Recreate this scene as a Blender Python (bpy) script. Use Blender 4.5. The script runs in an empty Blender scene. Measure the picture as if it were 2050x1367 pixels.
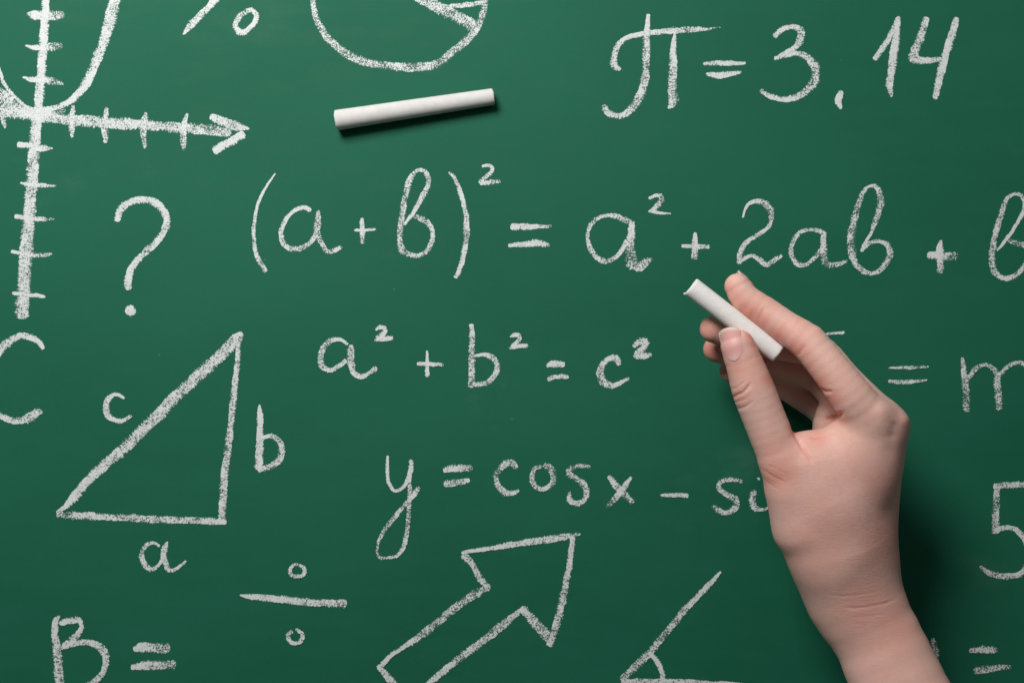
import bpy, math, random
import numpy as np
from mathutils import Vector, Matrix

# ---------------------------------------------------------------- scale, camera, light
# All measurements are in pixels of the 2050 x 1367 photograph; one pixel on the board is 0.25 mm.
S = 0.00025
CX, CY, D = 1025.0, 683.5, 2800.0            # camera stands D above the board, straight over its middle

def W3(x, y, z=0.0):                          # board pixel (y down) + height -> metres
    return ((x - CX) * S, (CY - y) * S, z * S)

def at(x, y, z):                              # where a thing seen at x, y stands when it is z above the board
    k = 1.0 - z / D
    return (CX + (x - CX) * k, CY + (y - CY) * k, z)

sc = bpy.context.scene
C = sc.collection
cam_d = bpy.data.cameras.new('camera')
cam = bpy.data.objects.new('camera', cam_d); C.objects.link(cam)
cam.location = (0, 0, D * S)
cam_d.sensor_width = 36.0
cam_d.lens = 36.0 * D / 2050.0
cam_d.clip_start = 0.01; cam_d.clip_end = 20
cam_d.dof.use_dof = True
cam_d.dof.focus_distance = (D - 190) * S
cam_d.dof.aperture_fstop = 13.0
sc.camera = cam

world = bpy.data.worlds.new('World'); sc.world = world
world.use_nodes = True
world.node_tree.nodes['Background'].inputs[0].default_value = (0.95, 0.98, 1.0, 1)
world.node_tree.nodes['Background'].inputs[1].default_value = 0.056

def area(name, px, py, h, size, watts, tx, ty, col=(1, 1, 1)):
    l = bpy.data.lights.new(name, 'AREA'); l.shape = 'DISK'; l.size = size; l.energy = watts; l.color = col
    o = bpy.data.objects.new(name, l); C.objects.link(o)
    o.location = W3(px, py, h)
    o.rotation_euler = (Vector(W3(tx, ty, 0)) - o.location).to_track_quat('-Z', 'Y').to_euler()
    return o
area('key_light', -20, -1480, 2450, 0.36, 8.2, 700, 250, (1, 0.985, 0.965))
area('fill_light', 2500, -1500, 3300, 0.40, 0.5, 1300, 700, (1, 0.99, 0.98))

sc.view_settings.view_transform = 'Standard'
sc.view_settings.look = 'None'
sc.view_settings.exposure = 0.0
sc.view_settings.gamma = 1.0

# ---------------------------------------------------------------- helpers
def nt(name):
    m = bpy.data.materials.new(name); m.use_nodes = True
    t = m.node_tree
    return m, t, t.nodes['Principled BSDF'], t.nodes['Material Output']

def node(t, kind, **kw):
    n = t.nodes.new(kind)
    for k, v in kw.items():
        if k.startswith('i_'):
            n.inputs[k[2:].replace('_', ' ')].default_value = v
        else:
            setattr(n, k, v)
    return n

def math_(t, op, a, b=None, c=None, clamp=False):
    n = t.nodes.new('ShaderNodeMath'); n.operation = op; n.use_clamp = clamp
    for i, v in enumerate((a, b, c)):
        if v is None: continue
        if isinstance(v, (int, float)): n.inputs[i].default_value = v
        else: t.links.new(v, n.inputs[i])
    return n.outputs[0]

def ramp(t, src, a, b, lo=0.0, hi=1.0, smooth=True):
    n = t.nodes.new('ShaderNodeMapRange')
    n.interpolation_type = 'SMOOTHSTEP' if smooth else 'LINEAR'
    t.links.new(src, n.inputs['Value'])
    for nm, v in (('From Min', a), ('From Max', b), ('To Min', lo), ('To Max', hi)):
        if isinstance(v, (int, float)): n.inputs[nm].default_value = v
        else: t.links.new(v, n.inputs[nm])
    return n.outputs['Result']

def noise(t, vec, scale, detail=2.0, rough=0.5, dist=0.0):
    n = t.nodes.new('ShaderNodeTexNoise')
    n.inputs['Scale'].default_value = scale; n.inputs['Detail'].default_value = detail
    n.inputs['Roughness'].default_value = rough; n.inputs['Distortion'].default_value = dist
    if vec is not None: t.links.new(vec, n.inputs['Vector'])
    return n.outputs['Fac']

def mapping(t, vec, scale=(1, 1, 1), rot=(0, 0, 0)):
    n = t.nodes.new('ShaderNodeMapping')
    n.inputs['Scale'].default_value = scale; n.inputs['Rotation'].default_value = rot
    t.links.new(vec, n.inputs['Vector'])
    return n.outputs['Vector']

def mixc(t, fac, a, b):
    n = t.nodes.new('ShaderNodeMix'); n.data_type = 'RGBA'
    if isinstance(fac, (int, float)): n.inputs[0].default_value = fac
    else: t.links.new(fac, n.inputs[0])
    for s, v in ((6, a), (7, b)):
        if isinstance(v, tuple): n.inputs[s].default_value = v + (1,)
        else: t.links.new(v, n.inputs[s])
    return n.outputs[2]

def bump(t, height, strength, dist, prev=None):
    n = t.nodes.new('ShaderNodeBump'); n.inputs['Strength'].default_value = strength
    n.inputs['Distance'].default_value = dist
    t.links.new(height, n.inputs['Height'])
    if prev is not None: t.links.new(prev, n.inputs['Normal'])
    return n.outputs['Normal']

def link_mesh(name, verts, faces, mat, parent=None, smooth=True):
    me = bpy.data.meshes.new(name)
    me.from_pydata(verts, [], faces); me.update()
    if smooth: me.polygons.foreach_set('use_smooth', [True] * len(me.polygons))
    me.materials.append(mat)
    o = bpy.data.objects.new(name, me); C.objects.link(o)
    if parent is not None: o.parent = parent
    return o

def empty(name, loc, parent=None):
    o = bpy.data.objects.new(name, None); C.objects.link(o)
    o.location = loc; o.empty_display_size = 0.02
    if parent is not None: o.parent = parent
    return o

# ---------------------------------------------------------------- materials
def mat_board():
    m, t, b, out = nt('board_green')
    co = node(t, 'ShaderNodeTexCoord').outputs['Object']
    big = noise(t, mapping(t, co, (7, 11, 1)), 1.0, 4, 0.55)
    mid = noise(t, mapping(t, co, (30, 95, 1)), 1.0, 4, 0.6)
    fine = noise(t, mapping(t, co, (420, 1500, 1)), 1.0, 3, 0.6)
    col = mixc(t, ramp(t, big, 0.3, 0.7), (0.0075, 0.108, 0.060), (0.0100, 0.120, 0.068))
    col = mixc(t, ramp(t, mid, 0.35, 0.75, 0, 0.30), col, (0.012, 0.130, 0.078))
    col = mixc(t, ramp(t, fine, 0.45, 0.75, 0, 0.2), col, (0.020, 0.142, 0.092))
    # chalk dust: faint rubbed film and a scatter of tiny specks
    film = ramp(t, noise(t, mapping(t, co, (9, 16, 1), (0, 0, 0.5)), 1.0, 6, 0.65), 0.58, 0.85, 0, 0.05)
    col = mixc(t, film, col, (0.6, 0.66, 0.63))
    v = node(t, 'ShaderNodeTexVoronoi'); v.inputs['Scale'].default_value = 170.0
    t.links.new(co, v.inputs['Vector'])
    sep = node(t, 'ShaderNodeSeparateColor'); t.links.new(v.outputs['Color'], sep.inputs[0])
    size = ramp(t, sep.outputs[0], 0.90, 1.0, 0.0, 0.085, False)
    spk = math_(t, 'LESS_THAN', v.outputs['Distance'], size)
    clus = ramp(t, noise(t, co, 14.0, 2), 0.5, 0.68)
    spk = math_(t, 'MULTIPLY', math_(t, 'MULTIPLY', spk, clus), 0.13)
    col = mixc(t, spk, col, (0.62, 0.68, 0.65))
    t.links.new(col, b.inputs['Base Color'])
    t.links.new(ramp(t, mid, 0.3, 0.7, 0.60, 0.70), b.inputs['Roughness'])
    b.inputs['Specular IOR Level'].default_value = 0.18
    h = math_(t, 'ADD', fine, math_(t, 'MULTIPLY', noise(t, co, 2600.0, 2), 0.6))
    t.links.new(bump(t, h, 0.20, 0.00008), b.inputs['Normal'])
    return m

def mat_mark():
    """chalk dragged over the grain of the board: breaks up where the pressure was light and along its edges"""
    m, t, b, out = nt('chalk_mark')
    a = node(t, 'ShaderNodeUVMap', uv_map='along').outputs[0]      # x: length in px, y: offset from the centre line in px
    p = node(t, 'ShaderNodeUVMap', uv_map='press').outputs[0]      # x: -1..1 across, y: pressure
    sp = node(t, 'ShaderNodeSeparateXYZ'); t.links.new(p, sp.inputs[0])
    co = node(t, 'ShaderNodeTexCoord').outputs['Object']
    edge = math_(t, 'ABSOLUTE', sp.outputs[0])
    press = sp.outputs[1]
    grain = noise(t, co, 1400.0, 2.5, 0.62, 0.35)                   # about 3 px clots
    fineg = noise(t, co, 3300.0, 2.0, 0.6)
    hatch = noise(t, mapping(t, a, (0.42, 0.085, 1)), 1.0, 2.5, 0.6, 0.3)
    drift = noise(t, mapping(t, a, (0.035, 0.05, 1)), 1.0, 2.0, 0.5)
    n = math_(t, 'ADD', math_(t, 'MULTIPLY', grain, 0.62), math_(t, 'MULTIPLY', hatch, 0.30))
    n = math_(t, 'ADD', n, math_(t, 'MULTIPLY', fineg, 0.22))
    n = math_(t, 'ADD', n, math_(t, 'MULTIPLY', drift, 0.26))      # mean about 0.70
    thr = ramp(t, press, 0.3, 1.0, 0.765, 0.535, False)
    # one edge of the stroke is crisp and the other frayed, in fine teeth across it
    sa = node(t, 'ShaderNodeSeparateXYZ'); t.links.new(a, sa.inputs[0])
    lean = ramp(t, noise(t, mapping(t, a, (0.011, 0, 0)), 1.0, 1.0), 0.44, 0.56, -1.0, 1.0)
    side = math_(t, 'MULTIPLY', sp.outputs[0], lean)
    teeth = noise(t, mapping(t, a, (0.55, 0.03, 1)), 1.0, 2.0, 0.6)
    soft = ramp(t, side, -0.4, 0.8, 0.10, 0.75)
    e2 = math_(t, 'ADD', edge, math_(t, 'MULTIPLY', math_(t, 'SUBTRACT', teeth, 0.5), math_(t, 'MULTIPLY', soft, 3.2)))
    start = ramp(t, side, -1.0, 1.0, 0.80, 0.42, False)
    thr = math_(t, 'ADD', thr, ramp(t, e2, start, 1.10, 0.0, 0.28))
    al = ramp(t, n, math_(t, 'SUBTRACT', thr, 0.045), math_(t, 'ADD', thr, 0.05))
    al = math_(t, 'MULTIPLY', al, ramp(t, n, 0.55, 0.85, 0.80, 0.95))
    film = math_(t, 'MULTIPLY', ramp(t, edge, 0.5, 1.0, 0.10, 0.0), press)
    al = math_(t, 'MAXIMUM', al, film)
    col = mixc(t, ramp(t, fineg, 0.35, 0.7), (0.71, 0.755, 0.745), (0.82, 0.855, 0.845))
    t.links.new(col, b.inputs['Base Color'])
    b.inputs['Roughness'].default_value = 0.95
    b.inputs['Specular IOR Level'].default_value = 0.1
    t.links.new(al, b.inputs['Alpha'])
    t.links.new(bump(t, grain, 0.35, 0.0001), b.inputs['Normal'])
    return m

def mat_chalk(name, k):
    m, t, b, out = nt(name)
    co = node(t, 'ShaderNodeTexCoord').outputs['Object']
    n1 = noise(t, co, 260.0, 4, 0.6); n2 = noise(t, co, 2600.0, 3, 0.6)
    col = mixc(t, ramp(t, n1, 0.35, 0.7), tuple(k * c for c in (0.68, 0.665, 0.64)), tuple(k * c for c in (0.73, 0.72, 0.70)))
    pit = ramp(t, noise(t, co, 1500.0, 2), 0.68, 0.74, 0, 0.25)
    col = mixc(t, pit, col, (0.60, 0.58, 0.56))
    t.links.new(col, b.inputs['Base Color'])
    b.inputs['Roughness'].default_value = 0.9
    b.inputs['Specular IOR Level'].default_value = 0.2
    t.links.new(bump(t, math_(t, 'ADD', n1, math_(t, 'MULTIPLY', n2, 0.5)), 0.25, 0.0002), b.inputs['Normal'])
    return m

def mat_skin():
    m, t, b, out = nt('skin')
    co = node(t, 'ShaderNodeTexCoord').outputs['Object']
    red = node(t, 'ShaderNodeAttribute', attribute_name='redness').outputs['Fac']
    wr = node(t, 'ShaderNodeAttribute', attribute_name='wrinkle').outputs['Fac']
    mott = noise(t, co, 60.0, 4, 0.6)
    mott2 = noise(t, co, 260.0, 3, 0.6)
    base = mixc(t, ramp(t, mott, 0.3, 0.7), (0.745, 0.465, 0.385), (0.775, 0.505, 0.435))
    base = mixc(t, ramp(t, mott2, 0.42, 0.75, 0, 0.35), base, (0.735, 0.395, 0.325))
    col = mixc(t, math_(t, 'MULTIPLY', red, ramp(t, mott, 0.2, 0.7, 0.75, 1.0), clamp=True), base, (0.72, 0.275, 0.215))
    t.links.new(col, b.inputs['Base Color'])
    b.inputs['Roughness'].default_value = 0.55
    b.inputs['Specular IOR Level'].default_value = 0.28
    b.inputs['Subsurface Weight'].default_value = 0.4
    b.inputs['Subsurface Radius'].default_value = (1.0, 0.32, 0.16)
    b.inputs['Subsurface Scale'].default_value = 0.0022
    # fine skin lines: run across the arm, deeper near the wrist and on the knuckles
    lines = noise(t, mapping(t, co, (230, 950, 500), (0, 0, 0.10)), 1.0, 3, 0.6, 0.6)
    lines2 = noise(t, mapping(t, co, (420, 1500, 900), (0, 0, -0.5)), 1.0, 3, 0.6, 0.4)
    v = node(t, 'ShaderNodeTexVoronoi', feature='DISTANCE_TO_EDGE'); v.inputs['Scale'].default_value = 1100.0
    t.links.new(mapping(t, co, (0.7, 1.35, 1), (0, 0, 0.2)), v.inputs['Vector'])
    cell = ramp(t, v.outputs['Distance'], 0.0, 0.25)
    h = math_(t, 'ADD', math_(t, 'MULTIPLY', lines, math_(t, 'ADD', math_(t, 'MULTIPLY', wr, 0.9), 0.40)), math_(t, 'MULTIPLY', lines2, 0.4))
    h = math_(t, 'ADD', h, math_(t, 'MULTIPLY', cell, 0.22))
    t.links.new(bump(t, h, 0.55, 0.00026), b.inputs['Normal'])
    return m

def mat_nail():
    m, t, b, out = nt('fingernail')
    f = node(t, 'ShaderNodeAttribute', attribute_name='free_edge').outputs['Fac']
    lun = node(t, 'ShaderNodeAttribute', attribute_name='lunula').outputs['Fac']
    col = mixc(t, lun, (0.74, 0.40, 0.36), (0.78, 0.52, 0.48))
    col = mixc(t, f, col, (0.80, 0.66, 0.58))
    t.links.new(col, b.inputs['Base Color'])
    b.inputs['Roughness'].default_value = 0.5
    b.inputs['Specular IOR Level'].default_value = 0.5
    b.inputs['Subsurface Weight'].default_value = 0.35
    b.inputs['Subsurface Radius'].default_value = (1.0, 0.4, 0.25)
    b.inputs['Subsurface Scale'].default_value = 0.001
    return m

BOARD, MARK, CHALK, SKIN, NAIL = mat_board(), mat_mark(), mat_chalk('chalk_darkened', 0.93), mat_skin(), mat_nail()  # lying stick's chalk colour lowered to offset the stronger key light there

CHALK_BRIGHT = mat_chalk('chalk_brightened', 1.13)  # same chalk for the held stick, colour raised to offset weaker key light

# ---------------------------------------------------------------- the chalkboard
board = empty('chalkboard', (0, 0, 0))
board['label'] = 'green chalkboard lying flat, covered with white handwritten formulas and drawings'
board['category'] = 'chalkboard'
def slab(x0, x1, y0, y1, z0, z1):
    v = [(x, y, z) for z in (z0, z1) for y in (y0, y1) for x in (x0, x1)]
    f = [(0, 2, 3, 1), (4, 5, 7, 6), (0, 1, 5, 4), (2, 6, 7, 3), (0, 4, 6, 2), (1, 3, 7, 5)]
    return v, f
v, f = slab(-0.62, 0.62, -0.46, 0.46, -0.008, 0.0)
link_mesh('board_surface', v, f, BOARD, board, smooth=False)

# ---------------------------------------------------------------- chalk writing
TILE = {'A': (0, 0, 3.796), 'B': (500, 0, 3.796), 'C': (0, 340, 3.796), 'D': (0, 640, 3.796), 'E': (0, 1007, 3.796),
        'F': (480, 310, 3.254), 'G': (1150, 0, 2.531), 'H': (1150, 340, 4.556), 'I': (1600, 340, 4.556),
        'J': (600, 620, 2.770), 'K': (720, 880, 3.417), 'L': (440, 1040, 2.5625), 'M': (1180, 900, 2.927),
        'N': (1650, 620, 1.83), 'P': (0, 0, 1.0)}

def T(tile, *pts, d=0.7):
    ox, oy, k = TILE[tile]; out = []
    for p in pts:
        if len(p) == 4: d = p[3]
        out.append((ox + p[0] / k, oy + p[1] / k, p[2] / k, d))
    return out

def spline(P, step=2.2):
    P = [np.array(p, float) for p in P]
    if len(P) == 2: P = [P[0], (P[0] + P[1]) / 2, P[1]]
    Q = [2 * P[0] - P[1]] + P + [2 * P[-1] - P[-2]]
    out = []
    for i in range(1, len(Q) - 2):
        p0, p1, p2, p3 = Q[i - 1], Q[i], Q[i + 1], Q[i + 2]
        # centripetal Catmull-Rom
        t01 = max(np.hypot(*(p1 - p0)[:2]), 1e-3) ** 0.5; t12 = max(np.hypot(*(p2 - p1)[:2]), 1e-3) ** 0.5
        t23 = max(np.hypot(*(p3 - p2)[:2]), 1e-3) ** 0.5
        m1 = p2 - p1 + t12 * ((p1 - p0) / t01 - (p2 - p0) / (t01 + t12))
        m2 = p2 - p1 + t12 * ((p3 - p2) / t23 - (p3 - p1) / (t12 + t23))
        n = max(2, int(np.hypot(*(p2 - p1)[:2]) / step))
        for j in range(n):
            s = j / n
            out.append((2 * s**3 - 3 * s**2 + 1) * p1 + (s**3 - 2 * s**2 + s) * m1 + (-2 * s**3 + 3 * s**2) * p2 + (s**3 - s**2) * m2)
    out.append(P[-1])
    return np.array(out)

rng = np.random.default_rng(7)
LAYER = [0]
def mark(name, parent, *strokes, label=None):
    """all the strokes of one character as one mesh"""
    V, F, UA, UP = [], [], [], []
    for st in strokes:
        A = spline(st)
        xy = A[:, :2]; w = np.maximum(A[:, 2], 1.2) * 0.5; dn = A[:, 3]
        tg = np.gradient(xy, axis=0); tg /= np.maximum(np.hypot(tg[:, 0], tg[:, 1])[:, None], 1e-6)
        nr = np.stack([-tg[:, 1], tg[:, 0]], 1)
        seg = np.r_[0, np.cumsum(np.hypot(*np.diff(xy, axis=0).T))] + rng.uniform(0, 4000)
        # an unsteady hand: the width and centre wander a little
        n = len(xy)
        wob = np.interp(np.arange(n), np.arange(0, n + 4, 4), rng.normal(0, 1, len(np.arange(0, n + 4, 4))))
        wob2 = np.interp(np.arange(n), np.arange(0, n + 3, 3), rng.normal(0, 1, len(np.arange(0, n + 3, 3))))
        w = w * (1.08 + 0.07 * wob) + 0.5
        xy = xy + nr * (wob2 * 0.35)[:, None]
        # rounded ends
        L = seg - seg[0]; tot = L[-1]
        ends = np.minimum(L, tot - L)
        w = w * np.sqrt(np.clip((ends + 1.2) / (w * 0.38 + 1.2), 0.2, 1))
        LAYER[0] += 1
        z0 = 0.25 + 0.012 * LAYER[0]
        cols = (-1, -0.5, 0, 0.5, 1)
        b0 = len(V)
        for i in range(n):
            for c in cols:
                q = xy[i] + nr[i] * w[i] * c
                V.append(W3(q[0], q[1], z0 + 0.010 * i / n)); UA.append((seg[i], c * w[i])); UP.append((c, dn[i]))
        for i in range(n - 1):
            for c in range(4):
                a = b0 + i * 5 + c
                F.append((a, a + 5, a + 6, a + 1))
    o = link_mesh(name, V, F, MARK, parent, smooth=False)
    me = o.data
    idx = np.empty(len(me.loops), int); me.loops.foreach_get('vertex_index', idx)
    for nm, arr in (('along', UA), ('press', UP)):
        uv = me.uv_layers.new(name=nm)
        uv.data.foreach_set('uv', np.array(arr, dtype=np.float32)[idx].ravel())
    if label: o['label'] = label
    return o

def group(name, label):
    e = empty(name, (0, 0, 0), board); e['label'] = label
    return e

# coordinate graph
g = group('graph_drawing', 'coordinate axes with a parabola in white chalk')
mark('vertical_axis', g, T('A', (348, -60, 56, .95), (345, 60, 56, .95), (338, 200, 62, .85), (325, 400, 66, .85), (312, 600, 72, .8), (298, 760, 76, .8), (285, 860, 82), (272, 960, 84, .75), (262, 1100, 88, .68), (250, 1230, 90, .66), (245, 1367, 90, .64))
     + T('C', (236, 150, 94, .64), (224, 330, 88, .7), (210, 500, 94, .64), (198, 650, 102, .62), (187, 800, 102, .64), (182, 900, 94, .7), (172, 1000, 110, .62), (163, 1132, 110, .56)))
mark('horizontal_axis', g, T('A', (-80, 850, 80, .62), (60, 858, 84, .66), (200, 872, 80, .75), (300, 885, 80, .8), (420, 900, 80, .66), (600, 916, 80, .64), (800, 933, 84, .66), (1000, 945, 82, .7), (1200, 960, 78, .62), (1400, 975, 80, .62), (1600, 988, 84, .56), (1760, 1008, 70, .5)))
mark('arrowhead', g, T('A', (1595, 885, 44, .95), (1690, 925, 70, .66), (1800, 960, 70, .66), (1895, 980, 12, .7)), T('A', (1620, 1152, 66, .98), (1740, 1085, 60, .85), (1860, 1018, 54, .98)))
mark('parabola', g, T('A', (880, -60, 100, .68), (858, 60, 92, .68), (835, 160, 90, .68), (795, 300, 80, .7), (757, 400, 74, .7), (712, 510, 68, .72), (672, 600, 66, .72), (615, 690, 60, .8), (540, 765, 46, .85), (450, 812, 44, .8), (370, 835, 44, .75), (290, 842, 44, .75), (225, 828, 30), (150, 775, 26, .7), (85, 705, 24), (35, 640, 26), (5, 570, 30, .8), (-40, 460, 40)),
     T('A', (-50, 690, 100, .56), (40, 760, 120, .54), (140, 830, 80, .64), (240, 865, 50, .7)),
     T('A', (300, 870, 50, .6), (400, 865, 40, .55), (500, 840, 24, .45)))
for s in (T('A', (205, 105, 16, .5), (250, 118, 62, .85), (340, 120, 66, .8), (420, 120, 76, .5), (492, 118, 66, .38)),
          T('A', (192, 347, 8, .9), (250, 362, 36, .8), (330, 362, 48), (400, 358, 70, .5), (474, 352, 44, .4)),
          T('A', (172, 588, 8, .9), (230, 605, 34, .85), (320, 610, 44), (420, 622, 50, .5), (484, 642, 14, .5)),
          T('A', (130, 1100, 38, .95), (220, 1110, 42, .8), (300, 1127, 54, .75), (402, 1130, 8, .7)),
          T('C', (155, 98, 12, .9), (250, 115, 30, .8), (330, 120, 32, .7), (426, 120, 10, .5)),
          T('C', (110, 354, 32, .85), (230, 368, 34, .7), (330, 376, 32, .6), (412, 376, 12, .5)),
          T('C', (84, 620, 22, .85), (200, 640, 28, .8), (300, 650, 36, .55), (396, 640, 12, .6)),
          T('C', (94, 937, 22, 1), (200, 948, 26, .8), (290, 955, 28, .85), (346, 964, 20, .8)),
          T('A', (20, 800, 34, .6), (25, 890, 44, .6), (40, 980, 16, .5)),
          T('A', (556, 795, 22, .55), (552, 860, 40, .7), (550, 930, 50, .7), (543, 1000, 42, .6), (548, 1048, 14, .6)),
          T('A', (810, 818, 30, .65), (805, 900, 42, .66), (799, 980, 54, .58), (804, 1088, 24, .55)),
          T('A', (1112, 856, 18, .55), (1100, 920, 54, .66), (1092, 1000, 52, .58), (1102, 1128, 20, .5)),
          T('A', (1424, 862, 14, .6), (1405, 920, 42, .8), (1395, 1000, 52, .64), (1394, 1080, 52, .56), (1398, 1144, 18, .5))):
    mark('tick_mark', g, s)

g = group('percent_sign', 'percent sign cut off by the top edge, in white chalk')
mark('slash', g, T('A', (1670, -50, 64, .9), (1600, 45, 50, .75), (1520, 125, 52, .7), (1450, 192, 58, .7), (1392, 264, 14, .6)))
mark('circle', g, T('A', (1905, 78, 44, .62), (1865, 95, 44, .56), (1815, 135, 44, .62), (1792, 190, 44, .7), (1810, 240, 46, .8), (1848, 250, 40, .85), (1900, 215, 34, .8), (1940, 170, 38, .8), (1948, 115, 38, .75), (1920, 85, 44, .7), (1890, 70, 30, .5)))

g = group('pie_chart_drawing', 'circle divided into sectors in white chalk')
mark('circle', g, T('B', (470, -40, 30, .6), (488, 60, 42, .58), (505, 140, 48, .56), (545, 220, 52, .56), (600, 300, 58, .56), (680, 370, 62, .55), (760, 425, 66, .52), (880, 475, 62, .54), (1000, 496, 54, .54), (1150, 512, 66, .54), (1280, 510, 70, .54), (1400, 496, 62, .55), (1460, 468, 60, .52), (1530, 405, 60, .5), (1610, 345, 62, .54), (1680, 270, 60, .52), (1735, 190, 60, .52), (1770, 110, 52, .52), (1785, 40, 50, .55), (1785, -40, 46, .55)))
mark('sector_line', g, T('B', (1200, -60, 70, .6), (1310, -10, 92, .6), (1400, 42, 98, .56), (1500, 92, 92, .56), (1600, 143, 96, .56), (1680, 190, 90, .56), (1730, 215, 40, .6)))
mark('sector_line', g, T('B', (1500, 72, 40, .6), (1540, 50, 36, .7), (1640, 40, 38, .66), (1785, 22, 34, .64)))

g = group('pi_equation', 'equation of pi with 3,14 in white chalk')
mark('letter_pi', g, T('G', (236, 352, 18, .6), (203, 335, 40, .66), (203, 275, 30, .6), (225, 225, 26, .75), (270, 192, 24, .9), (340, 175, 24, .9), (420, 165, 26, .75), (520, 155, 30, .66), (600, 150, 30, .55), (665, 148, 18, .5), (740, 140, 3, .25)),
     T('G', (375, 73, 18, 1), (370, 130, 24, .95), (365, 200, 36, .66), (362, 300, 40, .58), (358, 400, 42, .58), (335, 480, 44, .58), (290, 550, 44, .55), (230, 590, 32, .62), (172, 572, 34, .66), (148, 532, 28, .55)),
     T('G', (508, 172, 10, 1), (501, 260, 32, .8), (498, 360, 40, .62), (497, 460, 46, .54), (500, 515, 56, .56), (474, 550, 8, .7)))
mark('equals_sign', g, T('G', (652, 324, 14, .8), (750, 320, 26, .7), (868, 322, 12, .8)), T('G', (666, 376, 14, .8), (730, 383, 30, .9), (845, 367, 14, .6)))
mark('digit_three', g, T('G', (1008, 186, 28, .7), (1050, 152, 26, .75), (1100, 137, 26, .75), (1145, 155, 36, .58), (1142, 205, 38, .6), (1110, 248, 26, .8), (1070, 272, 26, .8), (1012, 300, 20, .66)),
     T('G', (1060, 282, 24, .7), (1130, 272, 28, .8), (1188, 298, 38, .6), (1222, 350, 46, .54), (1213, 420, 48, .54), (1160, 474, 38, .62), (1080, 502, 28, .8), (1000, 493, 26, .72), (942, 458, 24, .55)))
mark('comma', g, T('G', (1354, 462, 26, .8), (1338, 505, 34, .9), (1350, 554, 14, .7)))
mark('digit_one', g, T('G', (1520, 306, 24, .75), (1570, 232, 28, .7), (1642, 90, 20, .7)), T('G', (1641, 85, 20, .8), (1629, 200, 36, .88), (1612, 320, 38, .8), (1596, 430, 38, .7), (1606, 492, 12, .5)))
mark('digit_four', g, T('G', (1785, 88, 28, .7), (1757, 180, 38, .6), (1728, 250, 44, .58), (1718, 298, 44, .7), (1770, 308, 34, .7), (1860, 302, 26, .56)), T('G', (1938, 90, 26, .85), (1912, 180, 38, .8), (1880, 280, 38, .88), (1850, 390, 38, .8), (1828, 504, 28, .66)))

g = group('question_mark', 'large question mark in white chalk')
mark('hook', g, T('C', (892, 395, 38, .95), (900, 335, 50, .85), (935, 280, 60, .75), (1000, 243, 54, .8), (1100, 230, 52, .8), (1180, 252, 56, .74), (1243, 315, 58, .72), (1270, 390, 54, .72), (1245, 472, 52, .74), (1190, 548, 48, .74), (1110, 622, 52, .66), (1040, 692, 52, .76), (990, 770, 54, .85), (972, 850, 58, .82), (975, 914, 48, .7)))
mark('dot', g, T('C', (958, 1092, 40, .8), (990, 1072, 78, .95), (1030, 1090, 40, .7)))

g = group('binomial_equation', 'formula of the squared sum (a+b) in white chalk')
mark('parenthesis', g, T('F', (232, 122, 6, .95), (180, 200, 14, .9), (130, 290, 18, .9), (105, 380, 20, .8), (92, 480, 24, .7), (95, 570, 25, .66), (112, 660, 30, .6), (172, 764, 30, .58)))
mark('letter_a', g, T('F', (465, 364, 30, .8), (420, 346, 28, .85), (370, 356, 24, .8), (312, 402, 26, .8), (282, 460, 28, .75), (270, 520, 34, .66), (292, 585, 36, .6), (350, 615, 36, .56), (420, 602, 32, .6), (468, 562, 28, .65), (500, 515, 30, .6)),
     T('F', (512, 362, 20, .56), (507, 430, 46, .56), (502, 500, 46, .56), (530, 570, 34, .56), (572, 632, 30, .56), (612, 622, 30, .56), (668, 598, 24, .6)))
mark('plus_sign', g, T('F', (795, 412, 20, .9), (798, 490, 34, .7), (800, 580, 32, .45)), T('F', (746, 490, 12, 1), (810, 490, 18, .9), (888, 484, 14, .66)))
mark('letter_b', g, T('F', (1070, 455, 14, 1), (1120, 390, 22, .85), (1180, 287, 34, .7), (1222, 215, 36, .62), (1230, 160, 32, .56), (1205, 112, 28, .6), (1165, 102, 22, .75), (1127, 130, 30, .64), (1097, 190, 38, .56), (1077, 280, 38, .56), (1060, 380, 46, .54), (1047, 480, 40, .56), (1045, 570, 34, .56), (1062, 625, 44, .56), (1110, 650, 30, .62), (1170, 657, 28, .6), (1225, 620, 30, .62), (1253, 560, 30, .7), (1255, 495, 28, .7), (1225, 442, 36, .56), (1180, 415, 38, .54), (1132, 398, 20, .56)))
mark('parenthesis', g, T('F', (1360, 114, 8, .6), (1390, 140, 20, .66), (1430, 230, 28, .7), (1465, 340, 28, .75), (1478, 440, 38, .62), (1475, 540, 38, .6), (1455, 660, 34, .7), (1430, 750, 30, .75), (1405, 804, 26, .66)))
mark('superscript_two', g, T('F', (1578, 78, 14, .8), (1610, 68, 20, .8), (1645, 82, 22, .75), (1640, 115, 26, .7), (1600, 150, 30, .62), (1562, 188, 30, .66)), T('F', (1565, 190, 20, .8), (1620, 182, 30, .66), (1698, 174, 26, .5)))
mark('equals_sign', g, T('F', (1763, 468, 42, .85), (1880, 470, 36, .8), (2030, 465, 18, .55)), T('F', (1748, 590, 20, .8), (1880, 580, 38, .82), (1930, 574, 46, .85), (2018, 592, 22, .66)))
mark('letter_a', g, T('H', (552, 485, 24, .45), (480, 468, 60, .52), (400, 432, 46, .66), (310, 415, 30, .8), (210, 440, 36, .66), (150, 500, 36, .56), (120, 580, 30, .75), (125, 670, 42, .6), (170, 760, 46, .6), (240, 820, 54, .56), (310, 830, 48, .56), (390, 790, 40, .75), (440, 720, 38, .75), (475, 640, 36, .7)),
     T('H', (520, 480, 56, .75), (520, 580, 68, .8), (508, 680, 92, .5), (515, 780, 112, .42), (535, 860, 108, .44), (600, 880, 80, .62), (655, 840, 66, .6), (710, 812, 20, .38)))
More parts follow.
